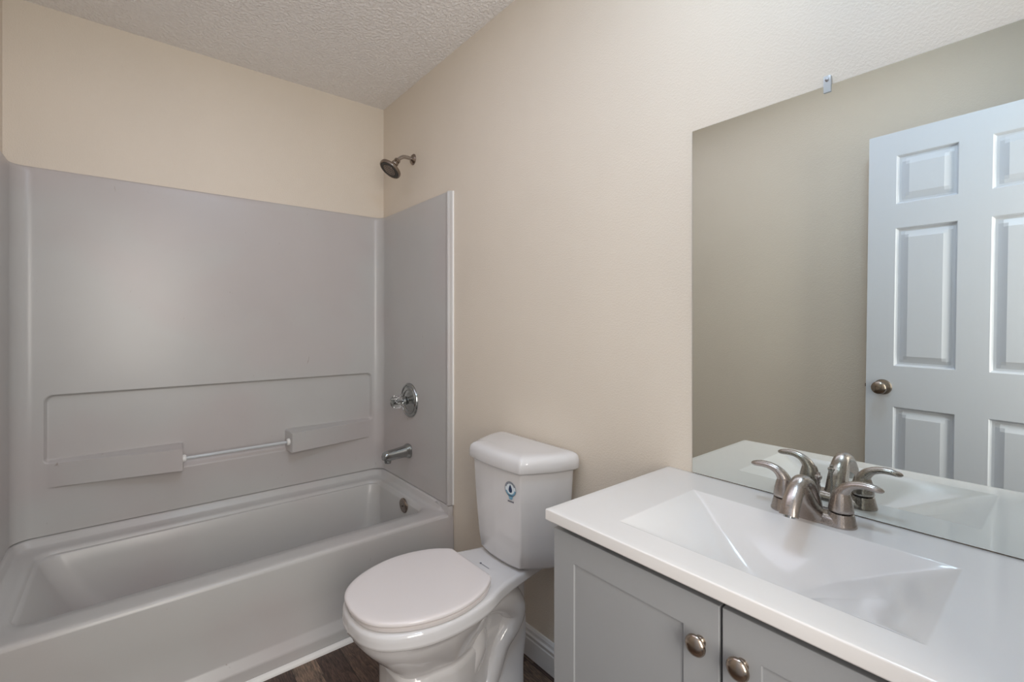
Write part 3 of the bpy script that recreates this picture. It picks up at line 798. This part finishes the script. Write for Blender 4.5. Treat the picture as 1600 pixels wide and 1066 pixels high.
def cabinet():
    root = empty('vanity_cabinet', (2.25, -0.22, 0), 'grey shaker vanity cabinet with two doors, under the white vanity top', 'cabinet')
    x0, x1, yb, yf = 1.878, 2.622, -0.018, -0.425
    bm = B()
    T = 0.016
    box(bm, x0, x0 + T, yf, yb, 0.0, 0.811, 0.0008); box(bm, x1 - T, x1, yf, yb, 0, 0.811, 0.0008)
    box(bm, x0 + T, x1 - T, yb - 0.006, yb, 0.09, 0.72); box(bm, x0 + T, x1 - T, yf + 0.002, yb - 0.006, 0.09, 0.106)
    box(bm, x0 + T, x1 - T, yf + 0.055, yf + 0.07, 0, 0.09)
    box(bm, x0 + T, x1 - T, yf, yf + T, 0.70, 0.778)
    obj('carcass', bm, M['cabinet'], root)
    def door(u0, u1, knob_x):
        z0, z1, T = 0.095, 0.7925, 0.020
        yF = yf - 0.002 - T
        bm = B()
        # raised-frame shaker front from a height field
        i0, i1, j0, j1 = u0 + 0.057, u1 - 0.060, z0 + 0.057, z1 - 0.056
        def lines(lo, a, c, hi): return [lo + 0.0012, a - 0.001, a, a + 0.001, a + 0.0025, a + 0.009, a + 0.010, c - 0.010, c - 0.009, c - 0.0025, c - 0.001, c, c + 0.001, hi - 0.0012]
        def dep(x, z):
            d = min(x - i0, i1 - x, z - j0, j1 - z)
            if d <= 1e-6: return 0
            return 0.0035
        xs = lines(u0, i0, i1, u1); zs = lines(z0, j0, j1, z1)
        G = [[bm.verts.new((x, yF + dep(x, z), z)) for x in xs] for z in zs]
        for i in range(len(zs) - 1):
            for j in range(len(xs) - 1): bm.faces.new((G[i][j], G[i][j + 1], G[i + 1][j + 1], G[i + 1][j]))
        loop = G[0][:] + [G[i][-1] for i in range(1, len(zs))] + [G[-1][j] for j in range(len(xs) - 2, -1, -1)] + [G[i][0] for i in range(len(zs) - 2, 0, -1)]
        def sh(v, d, y):
            nx = (v.co.x > u1 - 0.0013) * 1 - (v.co.x < u0 + 0.0013) * 1; nz = (v.co.z > z1 - 0.0013) * 1 - (v.co.z < z0 + 0.0013) * 1
            return (v.co.x + nx * d, y, v.co.z + nz * d)
        prev = loop
        for d, y in ((0.0008, yF + 0.0003), (0.0012, yF + 0.0012), (0.0012, yF + T)):
            cur = [bm.verts.new(sh(v, d, y)) for v in loop]; bridge(bm, prev, cur); prev = cur
        bm.faces.new(prev)
        d = obj('door', bm, M['cabinet'], root, angle=20)
        bm = B()
        lathe(bm, [(0.009, -0.001), (0.0085, 0.002), (0.006, 0.005), (0.0058, 0.009), (0.009, 0.0120), (0.0150, 0.0140), (0.0170, 0.0160), (0.0168, 0.0185), (0.0140, 0.0220), (0.0085, 0.0243), (0.003, 0.025), (0.0003, 0.025)], (knob_x, yF, 0.7235), (0, -1, 0), 36)
        obj('knob', bm, M['knobm'], d, label='oval nickel-bronze knob')
    mid = 2.239
    door(x0 - 0.004, mid - 0.0025, 2.2065); door(mid + 0.0025, x1 + 0.002, 2.2725)
cabinet()

# ------------------------------------------------------------------ faucet
def faucet():
    fx, fy = 2.243, -0.076
    root = empty('faucet', (fx, fy, ZC), 'brushed nickel two-handle faucet with an arched spout, on the vanity top against the mirror', 'faucet')
    # base plate with conical ends, one skirted body
    bm = B(); rings = []
    def stad(hl, r, z, n=16):
        P_ = []
        for k in range(n + 1):
            a = -pi / 2 + pi * k / n; P_.append(Vector((fx + hl + r * cos(a), fy + r * sin(a), z)))
        for k in range(1, 10): P_.append(Vector((fx + hl - 2 * hl * k / 10, fy + r, z)))
        for k in range(n + 1):
            a = pi / 2 + pi * k / n; P_.append(Vector((fx - hl + r * cos(a), fy + r * sin(a), z)))
        for k in range(1, 10): P_.append(Vector((fx - hl + 2 * hl * k / 10, fy - r, z)))
        return P_
    loft(bm, [stad(0.0505, 0.0265, ZC), stad(0.0505, 0.0268, ZC + 0.002), stad(0.0505, 0.0255, ZC + 0.006), stad(0.0505, 0.0225, ZC + 0.013), stad(0.0505, 0.018, ZC + 0.017), stad(0.0505, 0.010, ZC + 0.018)], cap0=True, cap1=True)
    for s in (1, -1):
        lathe(bm, [(0.0262, 0.002), (0.0245, 0.010), (0.0225, 0.019), (0.0212, 0.0245), (0.019, 0.026), (0.010, 0.026)], (fx + s * 0.0505, fy, ZC), (0, 0, 1), 40)
    # fin under the spout arch
    obj('base_plate', bm, M['nickel'], root, angle=40)
    bm = B(); box(bm, fx - 0.0765, fx + 0.0765, fy - 0.026, fy + 0.026, ZC - 0.0005, ZC + 0.0015, 0.0005)
    # spout: swept section rising from the plate, over and down towards the basin
    bm = B()
    ctr = spline([(0.008, 0.004), (-0.002, 0.030), (-0.015, 0.055), (-0.032, 0.075), (-0.055, 0.0845), (-0.079, 0.078), (-0.099, 0.061), (-0.113, 0.043), (-0.119, 0.032)], 6)
    n = 24; rings = []; m = len(ctr)
    for i, (dy, dz) in enumerate(ctr):
        t = i / (m - 1)
        a = ctr[max(0, i - 1)]; c = ctr[min(m - 1, i + 1)]
        ty, tz = c[0] - a[0], c[1] - a[1]; l = sqrt(ty * ty + tz * tz); ty /= l; tz /= l
        ny, nz = -tz, ty      # in-plane normal (left of travel)
        w = 0.0200 - 0.0060 * min(1, t * 2.2) + 0.003 * t
        h = 0.013 - 0.003 * t
        rings.append([Vector((fx + w * cos(2 * pi * k / n), fy + dy + ny * h * sin(2 * pi * k / n), ZC + dz + nz * h * sin(2 * pi * k / n))) for k in range(n)])
    loft(bm, rings, cap0=True, cap1=True)
    sp = obj('spout', bm, M['nickel'], root, angle=50)
    # flared body under the arch
    bm = B(); rings = []
    for zz, hw, y0, y1 in ((0.002, 0.036, -0.0262, 0.020), (0.008, 0.031, -0.0285, 0.016), (0.016, 0.0245, -0.034, 0.011), (0.028, 0.0180, -0.046, 0.004), (0.042, 0.0142, -0.061, -0.005), (0.056, 0.0125, -0.076, -0.014), (0.066, 0.0115, -0.078, -0.026), (0.074, 0.0090, -0.068, -0.040)):
        cyy, hy = (y0 + y1) / 2, (y1 - y0) / 2; R = []
        for k in range(40):
            a = 2 * pi * k / 40; ca, sa = cos(a), sin(a)
            R.append(Vector((fx + hw * math.copysign(abs(ca) ** 0.55, ca), fy + cyy + hy * math.copysign(abs(sa) ** 0.7, sa), ZC + zz)))
        rings.append(R)
    loft(bm, rings, cap0=True, cap1=True)
    obj('spout_body', bm, M['nickel'], sp, angle=60)
    bm = B(); lathe(bm, [(0.0105, -0.012), (0.0108, 0.004), (0.0102, 0.010), (0.0085, 0.0105), (0.008, 0.006)], (fx, fy - 0.1130, ZC + 0.038), (0, -0.30, -1), 26)
    obj('aerator', bm, M['chrome'], sp)
    # lift rod
    bm = B(); lathe(bm, [(0.0026, 0), (0.0026, 0.050), (0.0035, 0.052), (0.0065, 0.057), (0.0068, 0.061), (0.004, 0.063), (0.003, 0.066), (0.0035, 0.068), (0.0005, 0.069)], (fx + 0.002, fy + 0.029, ZC + 0.016), (0, 0.04, 1), 18)
    obj('lift_rod', bm, M['nickel'], root)
    # handles
    for s in (1, -1):
        bm = B(); hx = fx + s * 0.0505
        prof = [(0.0205, 0.0275), (0.0215, 0.029), (0.0212, 0.033), (0.0195, 0.045), (0.0170, 0.056), (0.0145, 0.064)]
        lathe(bm, prof, (hx, fy, ZC), (0, 0, 1), 32)
        c = spline([(0.000, 0.048, 0.0155, 0.0160), (0.001, 0.060, 0.0140, 0.0145), (0.007, 0.072, 0.0110, 0.0125), (0.018, 0.081, 0.0082, 0.0112), (0.032, 0.0855, 0.0070, 0.0108), (0.046, 0.086, 0.0066, 0.0108), (0.057, 0.0845, 0.0060, 0.0100), (0.064, 0.0835, 0.0045, 0.0070), (0.068, 0.0835, 0.0015, 0.0022)], 5)
        rings = []; m = len(c)
        for i, (dx, dz, hh, ww) in enumerate(c):
            a = c[max(0, i - 1)]; e = c[min(m - 1, i + 1)]
            tx, tz = e[0] - a[0], e[1] - a[1]; l = sqrt(tx * tx + tz * tz); tx /= l; tz /= l
            rings.append([Vector((hx + s * (dx - tz * hh * sin(2 * pi * k / 20)), fy - 0.02 * dx + ww * cos(2 * pi * k / 20), ZC + dz + tx * hh * sin(2 * pi * k / 20))) for k in range(20)])
        loft(bm, rings, cap0=True, cap1=True)
        obj('handle', bm, M['nickel'], root, angle=50)
faucet()

# ------------------------------------------------------------------ mirror and its clip
MX0, MX1, MZ0, MZ1 = 1.9425, 2.655, 0.8385, 1.734
b = B(); box(b, MX0, MX1, -0.0055, -0.0005, MZ0, MZ1)
for f in b.faces: f.material_index = 1
for f in b.faces:
    if f.normal.y < -0.9: f.material_index = 0
b.normal_update()
for f in b.faces: f.material_index = 0 if f.normal.y < -0.9 else 1
mo = obj('wall_mirror', b, None, mats=[M['mirror'], M['mirror_edge']], smooth=False, label='large frameless rectangular mirror on the wall above the vanity top, reflecting a white panel door', cat='mirror')
root = empty('mirror_clip', (2.2495, -0.006, 1.735), 'small clear plastic clip with a screw, holding the top edge of the mirror', 'mirror clip')
b = B(); box(b, 2.2425, 2.2565, -0.0052, -0.0005, 1.7355, 1.754, 0.001); box(b, 2.2425, 2.2565, -0.0085, -0.0058, 1.719, 1.7545, 0.001)
obj('clip_body', b, M['clip'], root)
b = B(); lathe(b, [(0.0036, 0), (0.0036, 0.001), (0.002, 0.002), (0.0003, 0.002)], (2.2495, -0.0085, 1.7455), (0, -1, 0), 18)
obj('screw', b, M['screw'], root)

# ------------------------------------------------------------------ added dome light, out of view, to brighten the mirror wall
def added_dome_light():
    root = empty('added_dome_light', (CLX, CLY, H), 'added round dome light on the bathroom ceiling, out of view', 'added light')
    b = B(); lathe(b, [(0.15, 0), (0.15, 0.018), (0.14, 0.022), (0.12, 0.022)], (CLX, CLY, H), (0, 0, -1), 48); obj('canopy', b, M['nickel'], root)
    b = B(); lathe(b, [(0.135, 0.020), (0.132, 0.035), (0.115, 0.055), (0.08, 0.072), (0.04, 0.080), (0.001, 0.082)], (CLX, CLY, H), (0, 0, -1), 48); obj('fill_dome', b, M['glow'], root)
added_dome_light()
